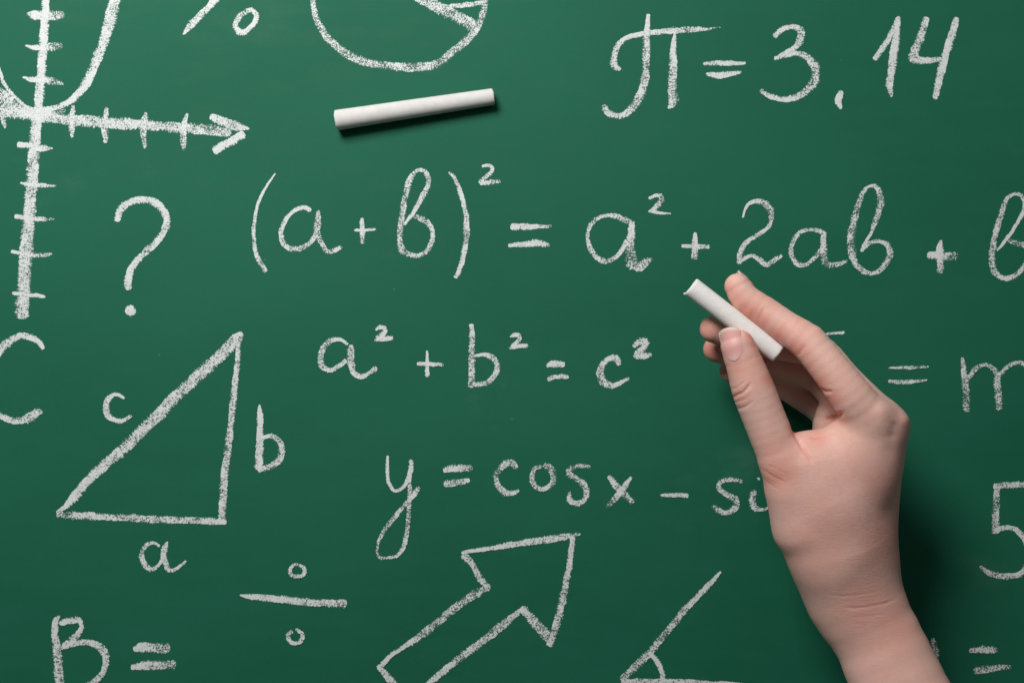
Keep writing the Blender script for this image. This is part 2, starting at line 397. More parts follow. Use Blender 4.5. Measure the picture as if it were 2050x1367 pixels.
mark('superscript_two', g, T('H', (678, 265, 28, 1), (730, 238, 26, .85), (785, 240, 42, .64), (795, 285, 52, .52), (750, 335, 48, .66), (705, 375, 34, .75), (675, 384, 14, .6)), T('H', (690, 376, 26, .8), (770, 395, 24, .85), (880, 402, 6, .7)))
mark('plus_sign', g, T('H', (1098, 572, 20, 1), (1097, 680, 52, .85), (1098, 820, 68, .42)), T('H', (976, 696, 26, 1), (1090, 700, 38, .8), (1238, 705, 38, .48)))
mark('digit_two', g, T('H', (1535, 436, 14, 1), (1550, 380, 16, 1), (1590, 312, 28, .95), (1660, 287, 42, .7), (1740, 312, 62, .58), (1790, 370, 62, .5), (1798, 440, 58, .5), (1770, 520, 36, .75), (1700, 575, 36, .75), (1610, 632, 40, .74), (1545, 692, 44, .7), (1508, 770, 50, .7), (1505, 860, 48, .7)),
     T('H', (1492, 852, 36, .7), (1560, 800, 40, .75), (1620, 785, 36, .8), (1690, 820, 48, .7), (1752, 866, 40, .66), (1830, 817, 42, .56), (1892, 782, 26, .5)))
mark('letter_a', g, T('I', (250, 588, 20, .5), (195, 562, 42, .66), (120, 545, 32, .66), (30, 560, 36, .66), (-40, 620, 42, .58), (-75, 710, 46, .56), (-60, 800, 48, .56), (-10, 862, 46, .6), (60, 865, 32, .66), (140, 800, 36, .64), (200, 725, 38, .64)),
     T('I', (222, 585, 40, .85), (222, 680, 58, .66), (225, 780, 68, .5), (245, 860, 62, .46), (310, 870, 52, .5), (380, 855, 46, .56), (438, 826, 18, .7)))
mark('letter_b', g, T('I', (560, 745, 14, .7), (600, 670, 30, .75), (660, 570, 28, .85), (690, 480, 52, .56), (718, 390, 54, .56), (742, 290, 66, .52), (732, 210, 52, .6), (690, 150, 36, .75), (640, 150, 22, .85), (590, 195, 36, .66), (550, 280, 54, .52), (520, 380, 58, .5), (490, 500, 68, .5), (475, 620, 80, .5), (480, 740, 72, .52), (520, 860, 56, .62), (590, 930, 52, .56), (660, 947, 38, .7), (735, 915, 46, .62), (800, 830, 58, .56), (830, 750, 58, .6), (800, 682, 50, .7), (740, 652, 30, .8), (680, 655, 32, .55), (620, 682, 42, .66), (562, 742, 26, .66)))
mark('plus_sign', g, T('I', (1292, 642, 20, .85), (1283, 720, 62, .9), (1285, 820, 66, .75), (1287, 945, 64, .48)), T('I', (1166, 780, 54, .9), (1240, 785, 68, .9), (1330, 790, 90, .56), (1450, 785, 64, .34)))
mark('letter_b', g, T('I', (1802, 738, 10, 1), (1860, 670, 24, 1), (1940, 560, 28, .9), (2020, 430, 34, .8), (2055, 340, 42, .7), (2042, 270, 42, .62), (2010, 228, 36, .64), (1960, 220, 24, .75), (1900, 260, 34, .75), (1860, 350, 46, .6), (1820, 470, 54, .56), (1785, 600, 50, .62), (1765, 720, 58, .56), (1755, 830, 62, .55), (1780, 930, 62, .64), (1850, 985, 42, .75), (1920, 985, 42, .66), (2000, 940, 42, .66), (2060, 860, 42, .66), (2090, 770, 40, .66), (2060, 700, 50, .56), (2000, 668, 62, .4), (1905, 645, 40, .4)))

g = group('pythagorean_equation', 'formula a squared plus b squared in white chalk')
mark('letter_a', g, T('J', (268, 192, 14, .85), (230, 166, 19, .85), (185, 166, 26, .7), (142, 197, 34, .6), (118, 252, 36, .56), (127, 312, 34, .6), (165, 336, 25, .72), (215, 316, 22, .75), (258, 278, 25, .7)),
     T('J', (288, 195, 32, .56), (280, 240, 42, .54), (285, 290, 40, .56), (302, 345, 34, .66), (345, 370, 27, .7), (385, 350, 24, .75), (430, 322, 38, .56)))
mark('superscript_two', g, T('J', (420, 112, 12, .7), (448, 97, 28, .7), (474, 106, 22, .8), (460, 135, 28, .8), (425, 160, 22, .7)), T('J', (415, 170, 12, .6), (465, 160, 27, .85), (518, 156, 20, .75)))
mark('plus_sign', g, T('J', (707, 226, 8, 1), (707, 300, 20, .9), (708, 372, 24, .85)), T('J', (650, 300, 18, 1), (720, 300, 22, .85), (798, 306, 16, .55)))
mark('letter_b', g, T('J', (953, 78, 24, .75), (955, 150, 29, .66), (955, 250, 35, .58), (955, 350, 37, .56), (955, 432, 40, .56)), T('J', (968, 258, 12, 1), (1030, 250, 21, .8), (1075, 272, 32, .6), (1097, 312, 32, .56), (1084, 360, 29, .66), (1040, 404, 29, .66), (960, 416, 30, .62)))
mark('superscript_two', g, T('J', (1168, 152, 10, .7), (1198, 138, 24, .75), (1220, 150, 20, .75), (1208, 175, 25, .8), (1172, 206, 20, .7)), T('J', (1160, 214, 12, .6), (1210, 203, 24, .85), (1266, 199, 22, .75)))
mark('equals_sign', g, T('J', (1370, 316, 20, .6), (1400, 302, 34, .85), (1470, 302, 32, .72)), T('J', (1375, 388, 26, .7), (1415, 374, 26, .75), (1492, 370, 22, .75)))
mark('letter_c', g, T('J', (1772, 308, 22, .7), (1750, 268, 38, .7), (1710, 276, 28, .75), (1673, 320, 36, .64), (1670, 375, 46, .56), (1700, 414, 46, .6), (1740, 420, 30, .75), (1785, 400, 22, .8), (1828, 380, 14, .5)))
mark('superscript_two', g, T('J', (1850, 206, 20, .56), (1880, 180, 36, .66), (1916, 170, 34, .75), (1915, 205, 36, .7), (1880, 236, 34, .75), (1855, 264, 20, .66)), T('J', (1860, 264, 14, .6), (1905, 256, 36, .7), (1952, 250, 24, .56)))

g = group('capital_letter', 'large letter C cut off by the left edge, in white chalk')
mark('letter_c', g, T('D', (332, 224, 26, 1), (295, 170, 38, .9), (240, 135, 46, .85), (170, 122, 46, .75), (90, 155, 60, .64), (20, 210, 62, .62), (-30, 280, 56, .7), (-75, 420, 50, .7), (-70, 580, 50, .7), (-15, 705, 36, .7), (40, 745, 44, .7), (120, 768, 46, .66), (190, 760, 60, .66), (245, 730, 76, .64), (290, 700, 64, .7), (325, 705, 20, .6)))

g = group('triangle_drawing', 'right triangle with sides a, b and c in white chalk')
mark('side_line', g, T('D', (1845, 100, 40, .55), (1800, 150, 84, .66), (1700, 245, 92, .64), (1600, 342, 86, .62), (1500, 434, 90, .64), (1400, 524, 82, .64), (1300, 622, 86, .64), (1200, 727, 90, .62), (1100, 822, 86, .66), (1000, 922, 86, .64), (900, 1017, 82, .66), (780, 1115, 76, .72), (660, 1235, 72, .75), (580, 1330, 70, .78)) + T('E', (500, 22, 40, .8), (432, 72, 26, .6)))
mark('side_line', g, T('D', (1812, 165, 30, .7), (1810, 280, 38, .7), (1795, 420, 42, .7), (1775, 600, 52, .62), (1757, 780, 46, .66), (1740, 900, 52, .62), (1725, 1050, 58, .6), (1705, 1200, 58, .64), (1698, 1340, 60, .66)) + T('E', (1692, 40, 60, .6), (1690, 140, 58, .62)))
mark('side_line', g, T('E', (432, 85, 50, .45), (600, 95, 58, .64), (800, 102, 48, .7), (850, 104, 48, .6), (1100, 118, 58, .6), (1400, 128, 54, .62), (1600, 135, 50, .75), (1722, 142, 38, .8)))
mark('letter_c', g, T('D', (948, 597, 16, 1), (900, 570, 22, .9), (860, 568, 28, .85), (825, 600, 42, .75), (808, 660, 48, .66), (825, 730, 48, .7), (880, 767, 34, .8), (940, 765, 30, .8), (1002, 728, 26, .64)))
mark('letter_b', g, T('D', (1975, 645, 10, 1), (1976, 720, 46, .9), (1978, 850, 48, .85), (1975, 960, 54, .75), (1968, 1080, 62, .75), (1960, 1140, 52, .66)), T('P', (526, 876, 7, .9), (543, 873, 9, .75), (560, 885, 12, .62), (564, 904, 13, .58), (557, 922, 13, .62), (540, 934, 13, .6), (516, 941, 12, .62)))
mark('letter_a', g, T('E', (1215, 327, 16, .8), (1170, 302, 24, .7), (1120, 314, 28, .7), (1085, 360, 36, .64), (1080, 420, 40, .7), (1110, 475, 48, .6), (1150, 500, 38, .62), (1200, 475, 24, .8), (1240, 418, 28, .75)),
     T('E', (1277, 292, 10, .9), (1255, 340, 42, .66), (1245, 400, 46, .64), (1260, 460, 42, .7), (1285, 505, 32, .7), (1340, 495, 27, .72), (1385, 465, 20, .8), (1416, 438, 12, .8)))

g = group('letter_equation', 'letter B with an equals sign in white chalk')
mark('letter_b', g, T('E', (458, 855, 10, .8), (427, 890, 44, .85), (420, 980, 48, .75), (433, 1080, 60, .7), (440, 1180, 68, .62), (448, 1290, 76, .56), (455, 1400, 70, .6)),
     T('E', (452, 910, 32, .95), (530, 890, 48, .85), (608, 892, 44, .8), (622, 940, 34, .75), (595, 990, 46, .7), (540, 1040, 60, .62), (478, 1095, 50, .62)),
     T('E', (465, 1098, 30, .7), (580, 1062, 42, .75), (690, 1058, 52, .64), (762, 1090, 60, .6), (800, 1150, 60, .64), (808, 1210, 48, .75), (780, 1290, 46, .7), (720, 1350, 50, .66), (640, 1400, 50, .66)))
mark('equals_sign', g, T('E', (1014, 1108, 34, .85), (1080, 1092, 68, .8), (1180, 1098, 72, .58), (1294, 1100, 80, .5)), T('E', (996, 1246, 38, 1), (1100, 1232, 62, .8), (1200, 1224, 68, .66), (1338, 1224, 72, .45)))

g = group('cosine_equation', 'formula with y, cos x and sin in white chalk')
mark('letter_y', g, T('K', (193, 108, 14, 1), (190, 200, 21, .9), (200, 290, 21, .85), (245, 350, 20, .85), (300, 320, 24, .8), (335, 260, 30, .75), (350, 200, 30, .85), (353, 135, 28, .7)),
     T('K', (345, 200, 26, .8), (340, 280, 31, .62), (342, 360, 31, .56), (338, 470, 30, .56), (330, 570, 31, .52), (318, 660, 31, .64), (295, 740, 30, .7), (250, 795, 21, .75), (190, 806, 19, .56), (140, 806, 19, .52), (120, 760, 15, .56), (135, 690, 22, .56), (170, 620, 30, .52), (220, 550, 32, .56), (290, 470, 30, .6), (340, 410, 32, .72), (375, 365, 38, .64), (410, 325, 24, .5)))
mark('equals_sign', g, T('K', (572, 212, 26, .85), (620, 198, 46, .75), (774, 195, 48, .45)), T('K', (575, 302, 42, .7), (660, 292, 52, .56), (754, 278, 26, .75)))
mark('letter_c', g, T('K', (1075, 194, 36, .66), (1040, 155, 46, .5), (985, 175, 46, .56), (935, 237, 40, .55), (945, 310, 38, .6), (1000, 365, 40, .55), (1050, 361, 32, .75), (1090, 344, 16, .7)))
mark('letter_o', g, T('K', (1245, 180, 30, .5), (1198, 200, 32, .56), (1178, 260, 36, .56), (1200, 315, 36, .56), (1250, 334, 28, .75), (1308, 310, 36, .56), (1328, 250, 46, .48), (1305, 197, 52, .48), (1255, 172, 32, .48)))
mark('letter_s', g, T('K', (1578, 183, 20, .48), (1500, 180, 32, .52), (1437, 200, 36, .56), (1427, 226, 40, .56), (1480, 265, 38, .56), (1535, 310, 44, .54), (1553, 365, 38, .6), (1530, 420, 32, .7), (1480, 435, 34, .64), (1440, 408, 38, .64), (1438, 352, 14, .6)))
mark('letter_x', g, T('K', (1702, 246, 24, .85), (1760, 320, 48, .64), (1870, 434, 36, .46)), T('K', (1858, 254, 18, .85), (1790, 350, 42, .75), (1740, 410, 42, .56), (1685, 456, 24, .38)))
mark('minus_sign', g, T('M', (416, 266, 10, .85), (500, 265, 29, .7), (580, 268, 24, .64)))
mark('letter_s', g, T('M', (898, 186, 20, .55), (830, 172, 25, .6), (770, 190, 31, .56), (760, 225, 35, .6), (810, 265, 36, .64), (860, 300, 42, .5), (850, 345, 37, .6), (795, 370, 27, .75), (740, 345, 37, .55), (716, 328, 20, .45)))
mark('letter_i', g, T('M', (966, 236, 36, .64), (952, 290, 40, .56), (965, 338, 38, .56), (1010, 350, 23, .64), (1045, 340, 13, .66), (1090, 318, 12, .7)), T('M', (988, 162, 18, .75), (993, 178, 16, .7)))

g = group('division_sign', 'division sign with two small rings in white chalk')
mark('circle', g, T('L', (388, 226, 14, .62), (362, 250, 17, .7), (366, 280, 19, .7), (400, 290, 18, .75), (432, 274, 19, .75), (430, 246, 19, .7), (400, 230, 14, .6), (385, 226, 12, .6)))
mark('circle', g, T('L', (372, 568, 20, .52), (350, 594, 22, .56), (360, 622, 20, .7), (388, 634, 18, .8), (418, 620, 22, .75), (424, 588, 21, .7), (402, 566, 17, .7), (388, 562, 12, .6)))
mark('bar', g, T('L', (104, 384, 6, 1), (150, 392, 23, .95), (300, 405, 35, .8), (480, 424, 39, .7), (652, 430, 44, .55)))

g = group('block_arrow_drawing', 'outlined arrow pointing to the upper right in white chalk')
mark('outline_line', g, T('L', (1240, 170, 14, .7), (1290, 159, 19, .85), (1420, 140, 24, .8), (1600, 112, 35, .7), (1750, 90, 35, .66), (1850, 74, 14, .45)))
mark('outline_line', g, T('L', (1812, 85, 25, .85), (1798, 200, 28, .75), (1770, 350, 37, .62), (1745, 470, 37, .6), (1715, 580, 35, .66), (1688, 648, 34, .75)))
mark('outline_line', g, T('L', (1545, 448, 40, .85), (1620, 530, 52, .58), (1695, 615, 54, .56)))
mark('outline_line', g, T('L', (1545, 462, 24, .64), (1450, 540, 44, .56), (1350, 620, 38, .62), (1230, 710, 38, .62), (1130, 790, 34, .75), (1050, 855, 30, .75)))
mark('outline_line', g, T('L', (1245, 178, 34, .64), (1290, 220, 35, .56), (1330, 290, 31, .66), (1380, 350, 29, .7)))
mark('outline_line', g, T('L', (1385, 340, 34, .52), (1290, 392, 48, .48), (1180, 472, 42, .56), (1050, 580, 40, .56), (960, 641, 25, .75), (880, 692, 20, .85), (828, 746, 26, .85)))
mark('outline_line', g, T('L', (810, 745, 26, .85), (850, 790, 35, .7), (905, 855, 42, .64)))

g = group('angle_drawing', 'acute angle with an arc in white chalk')
mark('ray_line', g, T('M', (768, 711, 10, .9), (720, 770, 27, .85), (640, 852, 31, .75), (560, 932, 37, .62), (480, 1032, 41, .58), (400, 1130, 43, .54), (300, 1240, 45, .52), (186, 1348, 40, .56)))
mark('ray_line', g, T('M', (186, 1352, 20, .7), (260, 1354, 35, .66), (450, 1354, 29, .66), (650, 1360, 25, .66), (900, 1374, 20, .75)))
mark('arc_line', g, T('M', (346, 1182, 24, .85), (392, 1230, 26, .85), (422, 1290, 30, .75), (432, 1350, 25, .8)))

g = group('mass_equation', 'equals sign and letter m in white chalk, right of the hand')
mark('bar', g, T('N', (0, 88, 7, .56), (40, 86, 9, .7), (74, 84, 10, 1)))
mark('equals_sign', g, T('N', (236, 213, 4, .7), (310, 211, 14, .55), (382, 208, 6, .62)), T('N', (234, 262, 12, .7), (300, 265, 16, .62), (376, 257, 5, .62)))
mark('letter_m', g, T('N', (504, 175, 12, .75), (515, 250, 25, .56), (522, 374, 27, .46)), T('N', (520, 262, 14, .6), (555, 215, 19, .55), (590, 200, 13, .62), (624, 222, 19, .56), (634, 280, 25, .56), (640, 368, 27, .48)), T('N', (636, 245, 16, .6), (680, 202, 17, .56), (720, 195, 15, .62), (748, 220, 19, .6), (756, 300, 22, .56)))

g = group('digit_five', 'digit five cut off by the right edge, in white chalk')
mark('outline_line', g, T('N', (750, 638, 22, .66), (680, 642, 22, .7), (618, 646, 18, .75)), T('N', (632, 648, 27, .64), (628, 730, 27, .56), (625, 820, 30, .54)),
     T('N', (625, 806, 16, .75), (680, 798, 17, .75), (715, 815, 19, .75), (742, 860, 20, .7), (746, 920, 20, .7), (720, 965, 21, .7), (670, 975, 21, .64), (610, 965, 21, .64), (568, 940, 12, .5)))

g = group('short_equation', 'equals sign in the lower right corner in white chalk')
mark('letter_fragment', g, T('N', (398, 1200, 12, .5), (405, 1245, 27, .62), (412, 1290, 12, .5)))
mark('equals_sign', g, T('N', (530, 1247, 14, .7), (580, 1243, 29, .66), (634, 1246, 22, .45)), T('N', (546, 1320, 30, .5), (610, 1312, 27, .6), (684, 1307, 16, .42)))

# ---------------------------------------------------------------- chalk sticks
def stick(name, a, b, ra, rb, seed, chip=False):
    """a tapered stick with worn rims between two points given in px space"""
    r = np.random.default_rng(seed)
    a = np.array(a, float); b = np.array(b, float); L = np.linalg.norm(b - a); ax = (b - a) / L
    up = np.array((0, 0, 1.0)); s = np.cross(ax, up); s /= np.linalg.norm(s); u = np.cross(s, ax)
    n = 72
    prof = [(0, .0), (0.2, .40), (-0.1, .75), (0.3, .88), (1.1, .955), (2.6, .99), (5, 1.0)]
    st = [(p[0], p[1], ra) for p in prof]
    for k in range(1, 40):
        q = k / 40; st.append((5 + q * (L - 10), 1.0, ra + (rb - ra) * q))
    st += [(L - p[0], p[1], rb) for p in reversed(prof)]
    V = []; F = []
    ph = r.uniform(0, 6.28, 6)
    for k, (d, f, R) in enumerate(st):
        for i in range(n):
            th = 2 * math.pi * i / n
            e = min(d, L - d)
            rough = 0.012 if e > 3 else 0.03
            rr = R * f * (1 + rough * 0.5 * math.sin(3 * th + ph[0] + d * .05) * 0.25 + r.normal(0, rough * 0.16))
            dd = d
            if e < 3:
                j = (math.sin(2 * th + ph[1]) + 0.6 * math.sin(5 * th + ph[2]) + 0.4 * math.sin(11 * th + ph[3])) * 0.55 * f
                dd = d + (j if d < L / 2 else -j)
                if chip and d < L / 2:                       # a crumb left standing on the worn writing end
                    w = math.exp(-((th - chip) / 0.20) ** 2)
                    if f > 0.8: dd -= 3.4 * w; rr *= 1 + 0.07 * w
            V.append(W3(*(a + ax * dd + s * (rr * math.cos(th)) + u * (rr * math.sin(th)))))
    m = len(st)
    for k in range(m - 1):
        for i in range(n):
            j = (i + 1) % n
            F.append((k * n + i, k * n + j, (k + 1) * n + j, (k + 1) * n + i))
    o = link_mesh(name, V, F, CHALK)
    # origin at the stick's middle
    c = Vector(W3(*((a + b) / 2)))
    o.data.transform(Matrix.Translation(-c)); o.location = c
    return o

lying = stick('chalk_stick', at(671.5, 241.3, 20.5), at(989, 193.5, 16.8), 20.0, 16.3, 3)
lying['label'] = 'long white chalk stick lying on the board below the chalk circle'
lying['category'] = 'chalk'; lying['group'] = 'white chalk sticks'
CH_A, CH_B = at(1383, 573.5, 236), at(1558, 709, 246)
held = stick('chalk_stick', CH_A, CH_B, 18.6, 17.6, 5, chip=3.35)
held['label'] = 'short white chalk stick held between thumb and index finger'
held.data.materials[0] = CHALK_BRIGHT
held['category'] = 'chalk'; held['group'] = 'white chalk sticks'

# ---------------------------------------------------------------- the hand
# distance field of tapered limbs, blended into one skin
def prim(p, q, flat=1.0):
    """p, q: (screen x, screen y, z, screen radius)"""
    a = np.array(at(*p[:3]), np.float32); b = np.array(at(*q[:3]), np.float32)
    return (a, b, p[3] * (1 - p[2] / D), q[3] * (1 - q[2] / D), flat)

def chain(*pts, flat=1.0):
    return [prim(pts[i], pts[i + 1], flat) for i in range(len(pts) - 1)]

def finger(*pts, flat=1.0, step=15.0):
    """the same, along a smooth curve through the joints"""
    q = spline(pts, step)
    return chain(*[tuple(float(c) for c in p) for p in q], flat=flat)

THUMB = finger((1477, 693, 268, 34), (1492, 733, 266, 37), (1507, 777, 262, 42), (1532, 842, 256, 42), (1566, 925, 250, 43))
INDEX = finger((1476, 573, 232, 25.5), (1494, 600, 234, 29.5), (1529, 624, 240, 31), (1570, 653, 252, 32), (1616, 685, 266, 36), (1664, 741, 280, 38), (1706, 796, 284, 42), (1740, 838, 276, 44))
MIDDLE = finger((1428, 659, 184, 27), (1464, 670, 176, 28), (1520, 684, 160, 29), (1575, 692, 162, 31), (1632, 702, 186, 35), (1690, 766, 232, 38), (1742, 822, 248, 42), (1771, 852, 250, 44))
RING = finger((1434, 699, 112, 26), (1475, 710, 100, 27), (1530, 722, 92, 28), (1590, 736, 98, 30), (1640, 756, 118, 33), (1700, 820, 170, 38), (1764, 894, 200, 42))
PINKY = finger((1463, 742, 66, 23), (1500, 750, 60, 24), (1548, 763, 58, 25), (1602, 793, 66, 26), (1648, 824, 80, 29), (1700, 890, 110, 36), (1750, 955, 135, 40))
PALM = (chain((1742, 840, 274, 45), (1718, 920, 254, 49), (1688, 1020, 232, 58), (1676, 1120, 210, 66)) +          # index metacarpal
        chain((1770, 856, 248, 43), (1738, 950, 234, 46), (1718, 1060, 198, 58), (1706, 1140, 184, 64)) +
        chain((1764, 896, 202, 41), (1737, 990, 190, 44), (1722, 1090, 174, 57)) +
        chain((1745, 955, 148, 37), (1726, 1030, 150, 42), (1716, 1110, 150, 56)) +
        chain((1566, 925, 250, 42), (1590, 985, 240, 46), (1610, 1055, 226, 53), (1655, 1130, 205, 55), (1694, 1190, 186, 58)) +  # thumb metacarpal
        chain((1616, 906, 236, 28), (1622, 930, 240, 42), (1655, 990, 230, 56)) +
        chain((1614, 925, 240, 43), (1655, 990, 234, 58), (1680, 1085, 214, 74)) +                                   # web and first interosseous
        chain((1758, 866, 250, 36), (1728, 945, 234, 44)) +
        chain((1695, 880, 246, 38), (1655, 935, 244, 46)) +
        chain((1646, 1110, 214, 42), (1706, 1230, 186, 50)) +
        chain((1680, 930, 150, 48), (1690, 1030, 165, 64), (1700, 1120, 175, 72)) +                                   # heel of the palm
        chain((1695, 1110, 196, 73), (1707, 1190, 186, 77), flat=1.18))
ARM = finger((1700, 1150, 188, 78), (1717, 1200, 186, 83), (1756, 1275, 192, 87), (1798, 1370, 206, 93), (1888, 1560, 245, 105), (2200, 2170, 380, 138), flat=1.22, step=45.0)
INNER = finger((1682, 800, 150, 32), (1664, 850, 140, 36), (1680, 930, 140, 44))          # flesh of the palm seen through the grip
FINGERS = [THUMB, INDEX, MIDDLE, RING, PINKY, INNER, ARM]

def d_prim(P, pr):
    a, b, ra, rb, fl = pr
    ab = b - a; pa = P - a
    if fl != 1.0:
        sc_ = np.array((1, 1, fl), np.float32); pa = pa * sc_; ab = ab * sc_
    t = np.clip(pa @ ab / float(ab @ ab), 0, 1)
    q = pa - t[:, None] * ab
    return np.sqrt((q * q).sum(1)) - (ra + (rb - ra) * t)

def smin(a, b, k):
    h = np.maximum(k - np.abs(a - b), 0) / k
    return np.minimum(a, b) - h * h * k * 0.25

def union(P, prims, k):
    d = None
    for pr in prims:
        e = d_prim(P, pr)
        d = e if d is None else smin(d, e, k)
    return d

CUTC = [np.array(at(1592, 790, 255), np.float32)]
def sdf(P):
    P = P.astype(np.float32)
    palm = union(P, PALM, 42)
    out = palm
    fs = []
    for f in FINGERS:                          # only near the finger
        lo = np.min([np.minimum(p[0], p[1]) - max(p[2], p[3]) for p in f], 0) - 45
        hi = np.max([np.maximum(p[0], p[1]) + max(p[2], p[3]) for p in f], 0) + 45
        m = ((P > lo) & (P < hi)).all(1)
        d = np.full(len(P), 60.0, np.float32)
        if m.any(): d[m] = union(P[m], f, 2.5)
        fs.append(d)
    body = palm
    for f, k in zip(fs, (14, 14, 12, 14, 16, 6, 40)):
        body = smin(body, f, k)
    return body

def build_skin(h=4.0):
    lo = np.array((1370, 520, 20), float); hi = np.array((2350, 2250, 540), float)
    n = np.ceil((hi - lo) / h / 4).astype(int) * 4 + 1
    nb = (n - 1) // 4
    # coarse pass over blocks of 4 x 4 x 4 cells
    bc = np.stack(np.meshgrid(*[lo[i] + (np.arange(nb[i]) * 4 + 2) * h for i in range(3)], indexing='ij'), -1).reshape(-1, 3)
    dc = sdf(bc)
    dcg = dc.reshape(nb)
    Vg = np.kron(np.where(dcg < 0, -50.0, 50.0), np.ones((4, 4, 4))).astype(np.float32)
    Vg = np.pad(Vg, ((0, 1), (0, 1), (0, 1)), mode='edge')
    act = np.argwhere(np.abs(dcg) < 4 * h * 0.9 + 16)
    off = np.stack(np.meshgrid(*[np.arange(5)] * 3, indexing='ij'), -1).reshape(-1, 3)
    mask = np.zeros(Vg.shape, bool)
    for o in off:
        idx = act * 4 + o
        mask[idx[:, 0], idx[:, 1], idx[:, 2]] = True
    ii = np.argwhere(mask)
    val = np.empty(len(ii), np.float32)
    for s in range(0, len(ii), 400000):
        val[s:s + 400000] = sdf(lo + ii[s:s + 400000] * h)
    Vg[ii[:, 0], ii[:, 1], ii[:, 2]] = val
    # surface nets
    sgn = Vg < 0
    corners = [(a, b, c) for a in (0, 1) for b in (0, 1) for c in (0, 1)]
    cs = [sgn[a:a + Vg.shape[0] - 1, b:b + Vg.shape[1] - 1, c:c + Vg.shape[2] - 1] for a, b, c in corners]
    cnt = sum(x.astype(np.int8) for x in cs)
    cells = np.argwhere((cnt > 0) & (cnt < 8))
    vid = -np.ones(cnt.shape, np.int64); vid[cells[:, 0], cells[:, 1], cells[:, 2]] = np.arange(len(cells))
    acc = np.zeros((len(cells), 3)); num = np.zeros(len(cells))
    for i, ca in enumerate(corners):
        for j, cb in enumerate(corners):
            if j <= i or sum(abs(np.array(ca) - np.array(cb))) != 1: continue
            va = Vg[cells[:, 0] + ca[0], cells[:, 1] + ca[1], cells[:, 2] + ca[2]]
            vb = Vg[cells[:, 0] + cb[0], cells[:, 1] + cb[1], cells[:, 2] + cb[2]]
            m = (va < 0) != (vb < 0)
            t = np.where(m, va / np.where(m, va - vb, 1), 0)
            pt = np.array(ca) + t[:, None] * (np.array(cb) - np.array(ca))
            acc[m] += pt[m]; num[m] += 1
    verts = lo + (cells + acc / num[:, None]) * h
    faces = []
    for ax in range(3):
        o1, o2 = (ax + 1) % 3, (ax + 2) % 3
        sl0 = [slice(None)] * 3; sl1 = [slice(None)] * 3
        sl0[ax] = slice(0, -1); sl1[ax] = slice(1, None)
        ch = np.argwhere(sgn[tuple(sl0)] != sgn[tuple(sl1)])
        ok = (ch[:, o1] > 0) & (ch[:, o2] > 0) & (ch[:, o1] < Vg.shape[o1] - 1) & (ch[:, o2] < Vg.shape[o2] - 1)
        ch = ch[ok]
        e1 = np.zeros(3, int); e1[o1] = 1; e2 = np.zeros(3, int); e2[o2] = 1
        q = [ch - e1 - e2, ch - e2, ch, ch - e1]
        ids = np.stack([vid[x[:, 0], x[:, 1], x[:, 2]] for x in q], 1)
        inside0 = sgn[ch[:, 0], ch[:, 1], ch[:, 2]]
        ids[~inside0] = ids[~inside0][:, ::-1]
        faces.append(ids)
    faces = np.concatenate(faces)
    faces = faces[(faces >= 0).all(1)]
    return verts, faces

def gradient(P, e=0.8):
    g = np.empty((len(P), 3))
    for i in range(3):
        o = np.zeros(3); o[i] = e
        g[:, i] = sdf(P + o) - sdf(P - o)
    return g / np.maximum(np.linalg.norm(g, axis=1)[:, None], 1e-9)

def project(P, it=2):
    for _ in range(it):
        P = P - gradient(P) * np.clip(sdf(P), -6, 6)[:, None]
    return P

def screen(P):                                # px space -> picture px
    k = 1.0 - P[:, 2] / D
    return np.stack([CX + (P[:, 0] - CX) / k, CY + (P[:, 1] - CY) / k], 1)

def seg_dist(Q, pts):
    best = np.full(len(Q), 1e9); tt = np.zeros(len(Q)); n = len(pts) - 1
    for i in range(n):
        a = np.array(pts[i], float); b = np.array(pts[i + 1], float); ab = b - a
        t = np.clip((Q - a) @ ab / (ab @ ab), 0, 1)
        d = np.linalg.norm(Q - a - t[:, None] * ab, axis=1)
        m = d < best; best[m] = d[m]; tt[m] = (i + t[m]) / n
    return best, tt

CREASES = [   # points in the picture, half width, depth
    ([(1463, 797), (1475, 791), (1487, 786), (1496, 777), (1503, 766)], 3.0, 1.9),
    ([(1472, 818), (1484, 817), (1496, 812), (1508, 801)], 2.8, 0.9),
    ([(1461, 780), (1474, 776), (1487, 768), (1493, 760)], 1.8, 0.6),
    ([(1466, 806), (1480, 803), (1494, 797)], 1.6, 0.6),
    ([(1583, 853), (1592, 869), (1604, 893), (1618, 912), (1630, 930)], 3.6, 2.6),
    ([(1640, 778), (1652, 784), (1668, 784)], 3.4, 2.0),
    ([(1652, 838), (1664, 839), (1676, 834), (1688, 826)], 4.6, 3.4),
    ([(1616, 873), (1632, 876), (1648, 876), (1662, 870)], 3.6, 1.6),
    ([(1519, 640), (1524, 628), (1532, 615)], 4.0, 0.9),
    ([(1596, 712), (1606, 700), (1614, 690)], 4.0, 0.7),
    ([(1690, 1214), (1710, 1217), (1735, 1215), (1770, 1208), (1798, 1197)], 2.6, 0.7),
    ([(1650, 1190), (1690, 1193), (1720, 1190), (1760, 1184)], 2.0, 0.35),
    ([(1700, 1236), (1740, 1234), (1780, 1226)], 2.2, 0.3),
    ([(1524, 938), (1545, 952), (1572, 966)], 2.4, 0.7),
    ([(1526, 955), (1540, 968), (1560, 980)], 2.2, 0.4),
    ([(1535, 928), (1556, 940), (1580, 950)], 2.0, 0.35),
]
